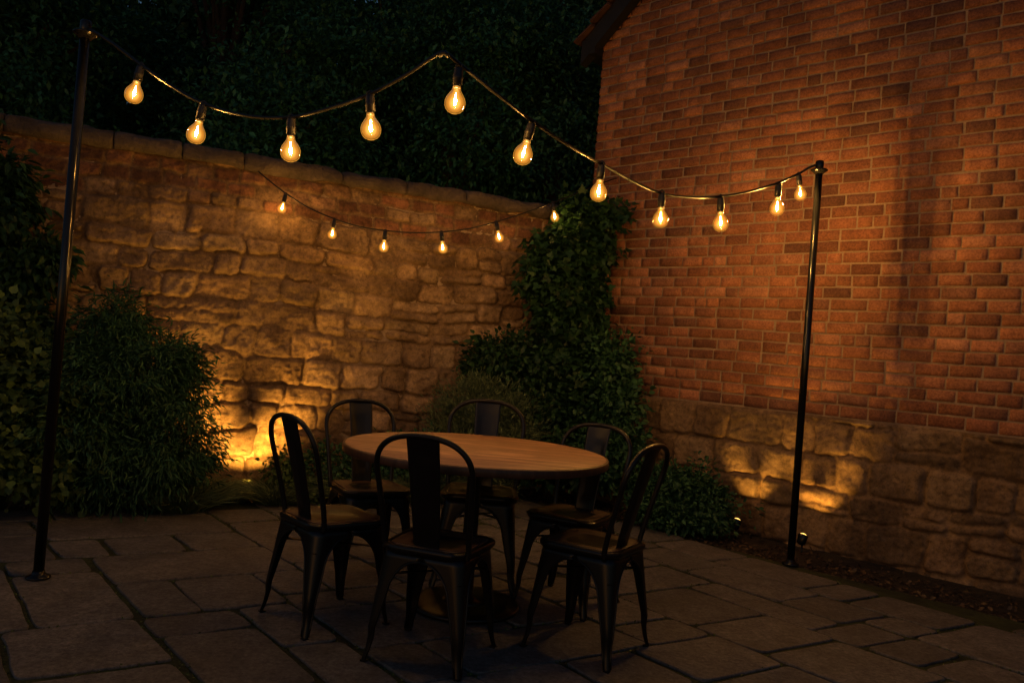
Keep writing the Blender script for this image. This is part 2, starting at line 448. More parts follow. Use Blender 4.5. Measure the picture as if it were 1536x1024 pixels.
# the brick courses fade into stone towards the right
relief('stone_face', X, Zg, Hh, C, WA-gw.location, WD, WN, MAT['stone'], gw)
mb = MB(); L = x1-x0-.1
A = WA+WD*(x0); B = WA+WD*(x1-.02)
back = -WN*.34
vs = []
for z in (-.05, WH-.11):
    for p in (A-WN*.004, B-WN*.004, B+back, A+back): vs.append(Vector((p.x, p.y, z))-gw.location)
mb.add(vs, ((0,3,2,1),(4,5,6,7),(0,1,5,4),(1,2,6,5),(2,3,7,6),(3,0,4,7)))
mb.build('wall_core', MAT['mortar'], gw)
# coping stones: a row of weathered slabs
x = x0; rnd = random.Random(3)
while x < x1-.02:
    l = min(rnd.uniform(.45, .85), x1-x)
    if x1-(x+l) < .2: l = x1-x
    mb = MB(); nseg = 26; prof = [(.055, -.03), (.075, 0), (.075, .055), (.05, .085), (-.05, .115), (-.2, .125), (-.33, .11), (-.40, .07), (-.40, -.005)]
    vs = []; np_ = len(prof)
    for i in range(nseg+1):
        s = x+.004+(l-.008)*i/nseg
        e = min(i, nseg-i); rnd_in = .012 if e == 0 else (.004 if e == 1 else 0)
        for k, (o_, z_) in enumerate(prof):
            nn = float(fbm(np.array([s*5.0]), np.array([k*.6+2]), 77, 4)[0])*.034
            p = WA+WD*s+WN*(o_+nn-(rnd_in if o_ > 0 else -rnd_in))-gw.location
            zz = WH-.115+z_+nn*.7-(rnd_in if z_ > .03 else 0)+float(fbm(np.array([s*.7]), np.array([5.]), 78, 2)[0])*.012
            vs.append((p.x, p.y, max(zz, WH-.111) if z_ > -.01 else zz))
    fs = []
    for i in range(nseg):
        for k in range(np_):
            q = (k+1) % np_; fs.append((i*np_+k, (i+1)*np_+k, (i+1)*np_+q, i*np_+q))
    fs.append(tuple(range(np_))); fs.append(tuple(range(nseg*np_, (nseg+1)*np_))[::-1])
    mb.add(vs, fs, True); mb.build('coping_stone', MAT['coping'], gw)
    x += l

# brick house -------------------------------------------------------
hs = empty('brick_house', HC+HE*3.5)
tag(hs, 'red brick gable end of a house on a rough stone plinth', 'house')
HO = HC-hs.location
GW, SL, EZ = 8.0, .90, 4.12
def roofz(t): return EZ+SL*min(t, GW-t)
X, Zg, Hh, C = stone_face(.0, 6.6, -.05, PLINTH-.012, .0105, 55, course=(.15, .26), length=(.2, .42), depth=.044, warp=.07, join=.028, soft=.35, pal=[(.21, .14, .088), (.25, .17, .105), (.18, .125, .08), (.27, .19, .12), (.15, .105, .07), (.23, .155, .10)])
Hh = np.clip(Hh+.02, 0, .085)
Hh[-1, :] = 0; Hh[-2, :] *= .75
relief('stone_plinth', X, Zg, Hh, C, HO, HE, HN, MAT['stone'], hs)
def prism(mb, poly, org, ex, en, d0, d1):
    n = len(poly); vs = []
    for d in (d0, d1):
        for t, z in poly:
            p = org+ex*t+en*d; vs.append((p.x, p.y, z))
    mb.add(vs, [tuple(range(n))[::-1], tuple(range(n, 2*n))]+[(k, (k+1) % n, n+(k+1) % n, n+k) for k in range(n)])
mb = MB(); prism(mb, [(.012, -.05), (GW, -.05), (GW, EZ), (GW/2, roofz(GW/2)), (.012, EZ)], HO, HE, HN, -7.5, -.004)
mb.build('wall_core', MAT['mortar'], hs)
def bricks():
    rnd = random.Random(9); V = []; Fc = []; Cc = []; z = PLINTH; ch = .0855; row = 0
    gx, gz = np.meshgrid(np.linspace(0, 1, 9), np.linspace(0, 1, 6))
    pal = [(.34, .15, .085), (.40, .175, .10), (.31, .13, .075), (.43, .205, .125), (.26, .115, .072), (.37, .165, .095), (.23, .11, .075), (.34, .145, .08)]
    idx = np.arange(54).reshape(6, 9); ff = np.stack([idx[:-1, :-1], idx[:-1, 1:], idx[1:, 1:], idx[1:, :-1]], -1).reshape(-1, 4)
    while z < 7.9:
        t = 0.0; row += 1
        first = True
        while t < 7.95:
            l = rnd.choice([.19, .2, .21, .2, .185, .215, .11, .23]) * (1 if rnd.random() > .06 else 1.35)
            if first: l = .1 if row % 2 else .2; first = False
            t1 = min(t+l, 7.99); tm = (t+t1)/2
            if z+ch > roofz(t)+.12 and z+ch > roofz(t1)+.12: t = t1; continue
            if t > 6.4: t = t1; continue
            m = .0048; a0, a1, b0, b1 = t+m, t1-m, z+m, z+ch-m
            if row == 1: b0 = z+.001
            j = lambda s=.0025: rnd.uniform(-s, s)
            A0, A1, B0, B1 = a0+j(), a1+j(), b0+j(), b1+j()
            x = A0+(A1-A0)*gx; zz = B0+(B1-B0)*gz+(gx-.5)*j(.003)
            wav = lambda xx: fbm(xx*1.3, z*2+0*xx, 91, 2)*.006
            zz = zz+wav(x)
            x = x+fbm(x*30, zz*30, 41, 2)*.0025; zz = zz+fbm(x*30+9, zz*30, 43, 2)*.0025
            ed = np.minimum(np.minimum(gx, 1-gx)*(A1-A0), np.minimum(gz, 1-gz)*(B1-B0))
            # edge rings sink back into the bed joint
            d = rnd.uniform(.004, .010)
            prof = np.where(ed < 1e-6, -.008, d*np.clip(.72+ed/.04, 0, 1))
            # squeeze the second ring outwards so the arris is tight
            sx = np.where(gx == gx[0, 1], .03, np.where(gx == gx[0, -2], .97, gx)); sz = np.where(gz == gz[1, 0], .07, np.where(gz == gz[-2, 0], .93, gz))
            x = x+(sx-gx)*(A1-A0); zz = zz+(sz-gz)*(B1-B0)
            h = prof+(gx-.5)*j(.004)+(gz-.5)*j(.004)+fbm(x*18, zz*18, 61, 4)*.003*(ed > 1e-6)
            base = len(V)*54
            px = HO.x+x*HE.x+h*HN.x; py = HO.y+x*HE.y+h*HN.y
            V.append(np.stack([px, py, zz], -1).reshape(-1, 3)); Fc.append(ff+base)
            c = np.array(rnd.choice(pal))*rnd.uniform(.74, 1.08); Cc.append(np.tile(np.append(c, 1), (54, 1)))
            t = t1
        z += ch
    me = bpy.data.meshes.new('brick_wall'); fast(me, np.concatenate(V), np.concatenate(Fc))
    me.polygons.foreach_set('use_smooth', np.ones(len(me.polygons), bool))
    at = me.color_attributes.new('Col', 'FLOAT_COLOR', 'POINT'); at.data.foreach_set('color', np.concatenate(Cc).ravel())
    return link('brick_wall', me, MAT['brick'], hs)
bricks()
# roof slopes, with tiles' edge over a black bargeboard
def slab(mb, pts, th):      # pts 4 world corners of the underside
    vs = [Vector(p) for p in pts]+[Vector(p)+Vector((0, 0, th)) for p in pts]
    mb.add(vs, ((0,3,2,1),(4,5,6,7),(0,1,5,4),(1,2,6,5),(2,3,7,6),(3,0,4,7)))
def hp(t, d, z): p = HO+HE*t+HN*d; return (p.x, p.y, z)
mb = MB(); ov = .17
for sgn in (0, 1):
    T = (lambda t: t) if not sgn else (lambda t: GW-t)
    n = 24
    for k in range(n):      # courses of tiles, each lapping the one below
        ta, tb = -.2+(GW/2+.2)*k/n, -.2+(GW/2+.2)*(k+1)/n
        slab(mb, [hp(T(ta-.02), ov, EZ+.235+SL*ta+.006), hp(T(tb), ov, EZ+.205+SL*tb), hp(T(tb), -7.7, EZ+.205+SL*tb), hp(T(ta-.02), -7.7, EZ+.235+SL*ta+.006)], .022)
mb.build('tiled_roof', MAT['roof'], hs)
mb = MB()
for sgn in (0, 1):
    T = (lambda t: t) if not sgn else (lambda t: GW-t)
    a, b = -.16, GW/2+.001
    slab(mb, [hp(T(a), .12, EZ+.0+SL*a), hp(T(b), .12, EZ+.0+SL*b), hp(T(b), .02, EZ+.0+SL*b), hp(T(a), .02, EZ+.0+SL*a)], .2)
    slab(mb, [hp(T(-.16), .118, EZ-.06), hp(T(.0), .118, EZ-.06), hp(T(0), -.2, EZ-.06), hp(T(-.16), -.2, EZ-.06)], .14)
mb.build('bargeboard', MAT['board'], hs)

# ------------------------------------------------------------------ lighting poles
def light_pole(x, y, label):
    t = empty('light_pole', (x, y, 0)); tag(t, label, 'pole', 'black poles holding the string of bulbs')
    mb = MB(); mb.lathe([(.0235, .012), (.0235, 2.56)], n=28); mb.build('pole_tube', MAT['pole'], t)
    mb = MB(); mb.lathe([(.052, 0), (.054, .004), (.052, .010), (.034, .018), (.0275, .026), (.0265, .034)], n=28); mb.build('base_plate', MAT['pole'], t)
    mb = MB(); mb.lathe([(.0265, 2.535), (.036, 2.545), (.053, 2.557), (.054, 2.563), (.046, 2.568), (.026, 2.572)], n=28); mb.build('collar', MAT['pole'], t)
    mb = MB(); mb.lathe([(.024, 2.568), (.026, 2.574), (.026, 2.615), (.022, 2.622)], n=24); mb.build('cap', MAT['pole'], t)
    return t
light_pole(-2.12, 3.754, 'tall glossy black pole on the left, standing on the open flagstones')
light_pole(1.907, 5.19, 'black pole on the right at the patio edge in front of the brick house')

# ------------------------------------------------------------------ string lights
BS = .0425
glass_prof = [(.0165, 0), (.0168, -.006), (.0180, -.014), (.0225, -.0225), (.0305, -.034), (.0378, -.046), (.0420, -.059), (.0428, -.068), (.0415, -.080), (.0368, -.0925), (.0285, -.1025), (.0160, -.109), (.0015, -.1115)]
def fil_mesh():
    mb = MB(); mb.lathe([(.001, -.026), (.0016, -.034), (.0028, -.045), (.0052, -.054), (.0060, -.064), (.0044, -.072), (.001, -.077)], n=12); return mb.mesh('filament')
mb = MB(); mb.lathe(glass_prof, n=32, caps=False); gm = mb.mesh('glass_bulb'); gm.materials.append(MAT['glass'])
fm = fil_mesh(); fm.materials.append(MAT['filament'])
MAT['filament_new'] = m_emit('brighter_filament', (1, .50, .11), 4700)
fm3 = fil_mesh(); fm3.materials.append(MAT['filament_new'])
fm2 = fil_mesh(); fm2.materials.append(MAT['filament_small'])
mb = MB()
mb.lathe([(.010, .058), (.0165, .054), (.0195, .045), (.0205, .02), (.0215, .018), (.0215, .010), (.0205, .008), (.0205, -.012), (.018, -.016), (.0145, -.016)], n=24)
mb.lathe([(.0145, -.014), (.0155, -.018), (.0145, -.022), (.0155, -.026), (.014, -.029)], n=20)
mb.tube([(-.013, 0, .052), (-.010, 0, .068), (0, 0, .074), (.010, 0, .068), (.013, 0, .052)], .0055, 8)
sm_ = mb.mesh('bulb_socket'); sm_.materials.append(MAT['socket'])
LEN_TOP = .074
def bulb_at(parent, top, glass_c, k=1.0, small=False):
    """socket hung from cord point 'top', leaning toward glass centre"""
    d = (glass_c-top).normalized()
    q = Vector((0, 0, -1)).rotation_difference(d)
    s = bpy.data.objects.new('bulb_socket', sm_); COL.objects.link(s); s.parent = parent
    s.rotation_mode = 'QUATERNION'; s.rotation_quaternion = q; s.scale = (k,)*3
    s.location = top+d*.068*k-parent.location
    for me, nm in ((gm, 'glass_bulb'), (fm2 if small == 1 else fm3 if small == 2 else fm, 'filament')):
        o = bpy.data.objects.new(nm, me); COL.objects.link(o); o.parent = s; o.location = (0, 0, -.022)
    return s
def string(label, cordpts, bulbs, r, k=1.0, hook=None):
    pts = [P(*c) for c in cordpts]
    t = empty('string_light', pts[0]); tag(t, label, 'string lights', 'strings of warm festoon bulbs')
    mb = MB(); cp = catmull([p-t.location for p in pts], 10)
    # two cores twisted into one flat cord
    mb.tube(cp, r, 10); mb.build('cord', MAT['cord'], t)
    for b in bulbs:
        tx, ty, gx, gy, Y = b[:5]; kk = b[5] if len(b) > 5 else k
        bulb_at(t, P(tx, ty, Y), P(gx, gy, Y), kk, 1 if hook is None else 2 if tx > 1150 else 0)
    if hook:
        for h in hook:
            p = P(*h)-t.location; mb = MB()
            mb.tube([p+Vector((-.022, .003, -.010)), p+Vector((-.010, 0, .004)), p+Vector((.004, 0, .006)), p+Vector((.020, 0, -.008))], [.008, .0115, .0115, .008], 10)
            mb.build('cord_clip', MAT['socket'], t)
    return t, pts
string('long front string of eleven large glowing bulbs between the two poles',
       [(130, 42, 3.75), (165, 63, 3.72), (212, 98, 3.68), (258, 130, 3.64), (306, 156, 3.6), (370, 174, 3.53), (437, 176, 3.48), (500, 161, 3.43), (556, 141, 3.38),
        (612, 111, 3.34), (648, 87, 3.31), (667, 80, 3.3), (690, 97, 3.34), (745, 141, 3.46), (800, 183, 3.62), (852, 218, 3.8), (902, 246, 4.05), (945, 270, 4.28), (992, 290, 4.48), (1036, 296, 4.66),
        (1080, 295, 4.82), (1125, 287, 4.96), (1168, 274, 5.08), (1199, 260, 5.15), (1213, 252, 5.17), (1228, 246, 5.19)],
       [(212, 96, 203, 133, 3.68, .93), (306, 154, 297, 190, 3.6, .95), (437, 174, 436, 217, 3.48, 1.0), (555, 139, 556, 181, 3.38, 1.0),
        (689, 98, 683, 150, 3.34, 1.02), (799, 182, 788, 220, 3.62, 1.02), (903, 244, 898, 287, 4.05, .99), (993, 287, 991, 325, 4.48, 1.02),
        (1081, 294, 1081, 330, 4.82, 1.07), (1168, 274, 1166, 306, 5.08, 1.05), (1198, 260, 1200, 285, 5.14, .88)], .0078,
       hook=[(666, 82, 3.3)])
string('short rear string of six small glowing bulbs hung below the wall coping',
       [(387, 257, 6.38), (405, 272, 6.34), (430, 291, 6.3), (464, 312, 6.25), (503, 329, 6.22), (540, 340, 6.2), (578, 346, 6.22), (620, 349, 6.27), (662, 348, 6.35), (703, 343, 6.45), (744, 333, 6.58), (788, 319, 6.72),
        (829, 304, 6.86), (870, 288, 7.0), (905, 274, 7.12), (925, 267, 7.24)],
       [(429, 290, 424, 309, 6.3, .80), (502, 328, 499, 347, 6.22, .80), (578, 345, 576, 367, 6.22, .86), (662, 347, 664, 369, 6.35, .88), (744, 332, 748, 352, 6.58, .88), (829, 303, 832, 324, 6.86, .86)], .0055)

# ------------------------------------------------------------------ table
TC = (-.128, 3.84)
tb = empty('round_table', (*TC, 0), R(-3)); tag(tb, 'round wooden bistro table on a black pedestal in the middle of the chairs', 'table')
mb = MB(); mb.lathe([(.600, .7135), (.620, .7135), (.620, .7495), (.618, .752)], n=96)
mb.build('tabletop', MAT['wood'], tb)
MAT['edgewood'] = m_wood('dark_edge_wood', (.035, .016, .009), (.085, .04, .022), .45)
mb = MB(); mb.lathe([(.6205, .713), (.629, .714), (.632, .719), (.632, .744), (.629, .7495), (.6205, .7505)], n=96, caps=False)
mb.build('table_edge', MAT['edgewood'], tb)
mb = MB(); mb.lathe([(.11, .030), (.06, .034), (.036, .06), (.034, .62), (.05, .66), (.12, .7), (.19, .707), (.19, .7125)], n=32); mb.build('pedestal', MAT['chair'], tb)
mb = MB(); mb.lathe([(.258, 0), (.262, .004), (.262, .016), (.252, .023), (.2, .026), (.11, .0295)], n=56); mb.build('table_base', MAT['chair'], tb)

# ------------------------------------------------------------------ chairs (local: faces +X, origin on the ground at the centre)
def make_chair():
    t = empty('metal_chair')
    SZ = .452; sh = .172           # seat height, half width
    def rr(hw, hd, r, n=7, xo=0):  # rounded rectangle outline
        o = []
        for cx, cy, a0 in ((hd-r, hw-r, 0), (-hd+r, hw-r, 90), (-hd+r, -hw+r, 180), (hd-r, -hw+r, 270)):
            for k in range(n): a = R(a0+90*k/(n-1)); o.append((cx+r*math.cos(a)+xo, cy+r*math.sin(a)))
        return o
    # pan
    mb = MB(); lv = [(.172, -.034, .066), (.184, -.020, .074), (.187, -.006, .076), (.182, .001, .074), (.166, .001, .064), (.160, -.003, .060)]
    vs = []; n = 28
    for hw, z, r in lv:
        for x, y in rr(hw, hw, r): vs.append((x*(1.0), y*(1+.05*x/.18), SZ+z))
    fs = [(k*n+i, k*n+(i+1) % n, (k+1)*n+(i+1) % n, (k+1)*n+i) for k in range(len(lv)-1) for i in range(n)]
    fs += [tuple(range(n))[::-1], tuple(range((len(lv)-1)*n, len(lv)*n))]
    mb.add(vs, fs, True); o = mb.build('seat', MAT['chair'], t)
    o.modifiers.new('es', 'EDGE_SPLIT').split_angle = R(50)
    # panel let into the pan
    mb = MB(); vs = []
    lv = [(.160, -.002, .060), (.160, .001, .060), (.157, .0025, .058), (.10, -.003, .05), (.04, -.005, .03)]
    for hw, z, r in lv:
        for x, y in rr(hw, hw, r): vs.append((x, y*(1+.05*x/.18), SZ+z))
    fs = [(k*n+i, k*n+(i+1) % n, (k+1)*n+(i+1) % n, (k+1)*n+i) for k in range(len(lv)-1) for i in range(n)]
    fs += [tuple(range((len(lv)-1)*n, len(lv)*n))]
    mb.add(vs, fs, True); mb.build('seat_panel', MAT['seatwood'], t)
    # pressed steel legs with an arch between each pair
    top = SZ-.022
    for sx in (1, -1):
        for sy in (1, -1):
            mb = MB(); levels = [0, .012, .05, .095, .115, .135, .17, .21, .25, .28, .31, .335, .355, .372, .386, .396, .402]
            rows = []
            for z in levels+[top]:
                # corner position flares out downwards
                f = 1-z/top
                cx = .170+.036*f+(.010*math.sin(min(1, max(0, (z-.02)/.11))*PI) if z < .13 else 0)*-.6
                half = cx+.0008
                if z <= .13: w = .020+.013*(z/.13)**1.5
                else:
                    q = (z-.13)/(.402-.13); w = .033+.046*q
                if z > .27:
                    q = min(1, (z-.27)/(.402-.27)); w = .033+.046*((.27-.13)/.272)+(half-.0567)*(1-math.sqrt(max(0, 1-q*q)))
                if z >= .402: w = half
                rad = .016+.034*max(0, (z-.13)/(top-.13))
                rows.append((z, cx, w, rad))
            prof = []
            for (z, c, w, rad) in rows:
                pts = []
                ex = max(rad, w)
                for k in range(5): s = ex+(rad-ex)*k/5; pts.append((c, c-s))
                for k in range(6): a = R(90*k/5); pts.append((c-rad+rad*math.cos(a), c-rad+rad*math.sin(a)))
                for k in range(1, 6): s = rad+(ex-rad)*k/5; pts.append((c-s, c))
                prof.append([(x*sx, y*sy, z) for x, y in pts])
            m_ = len(prof[0]); vs = [p for row in prof for p in row]
            fs = [(j*m_+i, j*m_+i+1, (j+1)*m_+i+1, (j+1)*m_+i) if sx*sy > 0 else (j*m_+i, (j+1)*m_+i, (j+1)*m_+i+1, j*m_+i+1) for j in range(len(prof)-1) for i in range(m_-1)]
            mb.add(vs, fs, True)
            lg = MB(); lg.add(vs, fs, True)
            # rolled edge along the arch
            for e in (0, m_-1):
                lg.tube([Vector(row[e])*1.0 for row in prof[1:-1]], .0042, 6)
            # foot, a closed pad
            fx = prof[0][7]; c0 = rows[0][1]
            lg.box((sx*(c0-.012), sy*(c0-.012), .004), (.024, .024, .008))
            o = lg.build('leg', MAT['chair'], t)
            s = o.modifiers.new('solid', 'SOLIDIFY'); s.thickness = .0022; s.offset = -1
    # crossed braces under the seat
    for s in (1, -1):
        mb = MB(); a = R(45*s); mb.box((0, 0, .332+.006*(s > 0)), (.475, .022, .004), a); mb.build('brace', MAT['chair'], t)
    # hoop: rises from the sides of the seat, leans back
    pts = []
    hw0, hw1, TOPZ = .172, .197, .885
    def lean(z): return -.135-.115*((z-SZ)/(TOPZ-SZ))**1.15
    side = []
    for z in (.425, .46, .52, .58, .64, .70, .745):
        q = (z-.425)/.32; side.append((lean(max(z, SZ)), hw0+(hw1-hw0)*q, z))
    arc = []
    for k in range(1, 16):
        a = PI*k/16; ca, sa = math.cos(a), math.sin(a)
        y = hw1*math.copysign(abs(ca)**.82, ca); z = .745+(TOPZ-.745)*abs(sa)**.82; arc.append((lean(z), y, z))
    pts = side+arc+[(x, -y, z) for x, y, z in side[::-1]]
    mb = MB(); mb.tube(catmull(pts, 4), .0112, 12); mb.build('back_frame', MAT['chair'], t)
    # back splat with a pressed rectangle
    mb = MB(); nz, ny = 26, 13; vs = []
    for th in (0, 1):
        for i in range(nz):
            z = SZ-.01+(TOPZ-.008-SZ+.01)*i/(nz-1)
            hw = .054+.014*(i/(nz-1))
            for j in range(ny):
                v = -1+2*j/(ny-1); y = v*hw
                x = lean(max(z, SZ))+.010*(v*v)-.004
                zz = (z-SZ)/(TOPZ-SZ)
                ins = min((zz-.12)/.03, (.80-zz)/.03, (.62-abs(v))/.12); ins = max(0, min(1, ins))
                x -= .005*ins
                vs.append((x-(.003 if th else 0), y, z))
    N = nz*ny; fs = []
    for th in (0, 1):
        for i in range(nz-1):
            for j in range(ny-1):
                q = (th*N+i*ny+j, th*N+i*ny+j+1, th*N+(i+1)*ny+j+1, th*N+(i+1)*ny+j); fs.append(q if not th else q[::-1])
    rim = [i*ny for i in range(nz)]; rim2 = [i*ny+ny-1 for i in range(nz)]
    for l_, fl in ((rim, 0), (rim2, 1)):
        for a, b in zip(l_[:-1], l_[1:]): fs.append((a, b, b+N, a+N) if not fl else (a, a+N, b+N, b))
    mb.add(vs, fs, True); mb.build('back_splat', MAT['chair'], t)
    return t
chair0 = make_chair()
parts0 = list(chair0.children)
spots = [(-.225, 3.208, 71.6, 'dark metal chair nearest the camera, its back hiding the table edge', 1.0),
         (-.728, 3.52, 42.5, 'black metal chair at the table with its back toward the left bush', 1.0),
         (-.70, 4.30, 300, 'black metal chair behind the table, in front of the wall lit by the hidden uplight', 1.0),
         (-.105, 4.27, 270, 'black metal chair with bare steel seat, at the far side facing us', 1.06),
         (.37, 4.02, 238.5, 'black metal chair at the far right of the table, facing us at a slant', .99),
         (.415, 3.425, 147, 'black metal chair at the near right with its back toward the low shrub', 1.0)]
for i, (x, y, a, lab, sc_) in enumerate(spots):
    if i == 0: t = chair0
    else:
        t = chair0.copy(); COL.objects.link(t)
        for c in parts0:
            k = c.copy(); COL.objects.link(k); k.parent = t
            if i == 3 and c.name.startswith('seat_panel'):
                k.data = c.data.copy(); k.data.materials[0] = MAT['chair']; k['label'] = 'bare black steel seat panel'
    t.location = (x, y, 0); t.rotation_euler = (0, 0, R(a)); t.scale = (sc_,)*3
    tag(t, lab, 'chair', 'black metal bistro chairs round the table')

# ------------------------------------------------------------------ foliage
def T_diamond(w=.5, fold=.12): return np.array([(0, 0, 0), (w/2, .45, fold), (0, 1, 0), (-w/2, .45, fold)], float), np.array([(0, 1, 2, 3)])
def T_leaf(w=.6): return np.array([(0, 0, 0), (w*.42, .22, .08), (w*.5, .5, .10), (0, 1, -.06), (-w*.5, .5, .10), (-w*.42, .22, .08)], float), np.array([(0, 1, 2, 3), (0, 3, 4, 5)])
def T_ivy(): return np.array([(0, .12, 0), (.32, 0, .03), (.52, .34, .06), (.26, .5, .03), (0, 1, -.05), (-.26, .5, .03), (-.52, .34, .06), (-.32, 0, .03)], float), np.array([(0, 1, 2, 3), (0, 3, 4, 5), (0, 5, 6, 7)])
def T_blade(): return np.array([(-.02, 0, 0), (.02, 0, 0), (.016, .5, .05), (0, 1, .22), (-.016, .5, .05)], float), np.array([(0, 1, 2, 4), (4, 2, 3, 3)])
def leaves(name, m, cen, yd, nd_, size, tmpl, parent, seed=0):
    """cen (N,3) positions, yd (N,3) leaf direction, nd_ (N,3) leaf face normal"""
    tv, tf = tmpl; N = len(cen)
    y = yd/np.maximum(np.linalg.norm(yd, axis=1, keepdims=True), 1e-6)
    x = np.cross(y, nd_); x /= np.maximum(np.linalg.norm(x, axis=1, keepdims=True), 1e-6); z = np.cross(x, y)
    v = cen[:, None, :]+size[:, None, None]*(tv[None, :, 0:1]*x[:, None, :]+tv[None, :, 1:2]*y[:, None, :]+tv[None, :, 2:3]*z[:, None, :])
    K = len(tv); me = bpy.data.meshes.new(name)
    tris = []
    for f in tf:
        f = list(f); tris.append((f[0], f[1], f[2]));
        if f[3] != f[2]: tris.append((f[0], f[2], f[3]))
    tf = np.array(tris)
    f = (tf[None]+np.arange(N)[:, None, None]*K).reshape(-1, 3)
    fast(me, v.reshape(-1, 3), f)
    return link(name, me, m, parent)
def cluster_points(blobs, K, per, spread, g, flat=.8):
    """clusters on the shells of ellipsoids; leaves scattered about each cluster"""
    vol = np.array([b[3]*b[4]*b[5] for b in blobs])**(2/3); pr = vol/vol.sum()
    which = g.choice(len(blobs), K, p=pr); B = np.array(blobs)[which]
    d = g.normal(size=(K, 3)); d /= np.linalg.norm(d, axis=1, keepdims=True)
    r = g.uniform(.35, 1, K)**.5
    r *= 1+g.normal(size=K)*.15
    cc = B[:, :3]+d*B[:, 3:]*r[:, None]
    n = g.integers(int(per*.5), int(per*1.5), K)
    idx = np.repeat(np.arange(K), n); N = len(idx)
    sp = spread*g.uniform(.6, 1.4, K)[idx]
    off = g.normal(size=(N, 3))*sp[:, None]*np.array([1, 1, flat])
    return cc, cc[idx]+off, d[idx], off
def plant(name, label, cat, group, base, blobs, K, per, spread, size, tmpl, m, seed, stem_r=.012, droop=.4, zmin=.01, crown='foliage', keep=None, stems=True, stemname='stem', nst=14):
    g = np.random.default_rng(seed)
    t = empty(name, base); tag(t, label, cat, group)
    cc, c, d, off = cluster_points(blobs, K, per, spread, g)
    ok = c[:, 2] > zmin
    if keep is not None: ok &= keep(c)
    c, d, off = c[ok], d[ok], off[ok]; N = len(c)
    yd = d*.6+g.normal(size=(N, 3))*.6+off/spread*.35; yd[:, 2] -= droop
    nn = d*.7+g.normal(size=(N, 3))*.5+np.array([0, 0, .7])
    sz = size*g.uniform(.55, 1.25, N)
    leaves(crown, m, c-np.array(base), yd, nn, sz, tmpl, t)
    if stems:
        mb = MB(); b = Vector(base)
        pick = cc[g.choice(len(cc), min(nst, len(cc)), replace=False)]
        for q in pick:
            q = Vector(q)
            if q.z < .05: continue
            e = q-b; mid = Vector((e.x*.35, e.y*.35, e.z*.55)); s = Vector((g.uniform(-.04, .04), g.uniform(-.04, .04), -.04))
            mb.tube(catmull([s, mid+Vector(g.normal(size=3)*.02*e.length), e], 5), list(np.linspace(stem_r, stem_r*.3, 11)), 6)
        mb.build(stemname, MAT['bark'], t)
    return t
def wall_front(c, gap=.03):      # true where a point is in front of both the garden wall and the house
    a = (c[:, 0]-WA.x)*WN.x+(c[:, 1]-WA.y)*WN.y
    b = (c[:, 0]-HC.x)*HN.x+(c[:, 1]-HC.y)*HN.y
    return (a > gap) & (b > gap)
W = lambda px, py, Y: tuple(P(px, py, Y))
def blob(px, py, Y, rx, ry, rz): p = P(px, py, Y); return (p.x, p.y, p.z, rx, ry, rz)

# big feathery bush left
plant('bamboo_shrub', 'big dark feathery shrub in front of the wall left of the golden uplit patch', 'shrub', None, (-2.55, 5.25, -.03),
      [blob(190, 560, 5.3, .42, .38, .34), blob(120, 610, 5.15, .45, .38, .40), blob(230, 650, 5.3, .40, .35, .36), blob(170, 500, 5.4, .22, .22, .22), blob(272, 590, 5.45, .13, .2, .22), blob(170, 700, 5.2, .5, .35, .25)],
      620, 62, .06, .062, T_diamond(.2), MAT['leaf_bush'], 31, droop=.75, keep=wall_front)
plant('broadleaf_shrub', 'broad leaved shrub low at the left edge, with rounder paler leaves', 'shrub', None, (-3.1, 4.95, -.03),
      [blob(30, 580, 5.0, .38, .34, .30), blob(10, 660, 4.9, .42, .34, .30), blob(70, 690, 4.95, .28, .26, .22), blob(-40, 560, 5.0, .4, .34, .5)],
      330, 30, .07, .058, T_leaf(.85), MAT['leaf_low'], 32, droop=.35, keep=wall_front)
plant('climbing_vine', 'hanging climber with pointed leaves over the far left end of the wall', 'climber', None, (-3.75, 5.55, -.03),
      [blob(10, 330, 5.62, .22, .12, .34), blob(38, 400, 5.62, .22, .12, .22), blob(80, 385, 5.72, .12, .08, .08), blob(20, 480, 5.55, .25, .14, .3), blob(-40, 330, 5.5, .3, .16, .7), blob(0, 260, 5.6, .10, .1, .12)],
      210, 30, .06, .085, T_leaf(.45), MAT['leaf_ivy'], 33, droop=.9, keep=wall_front)
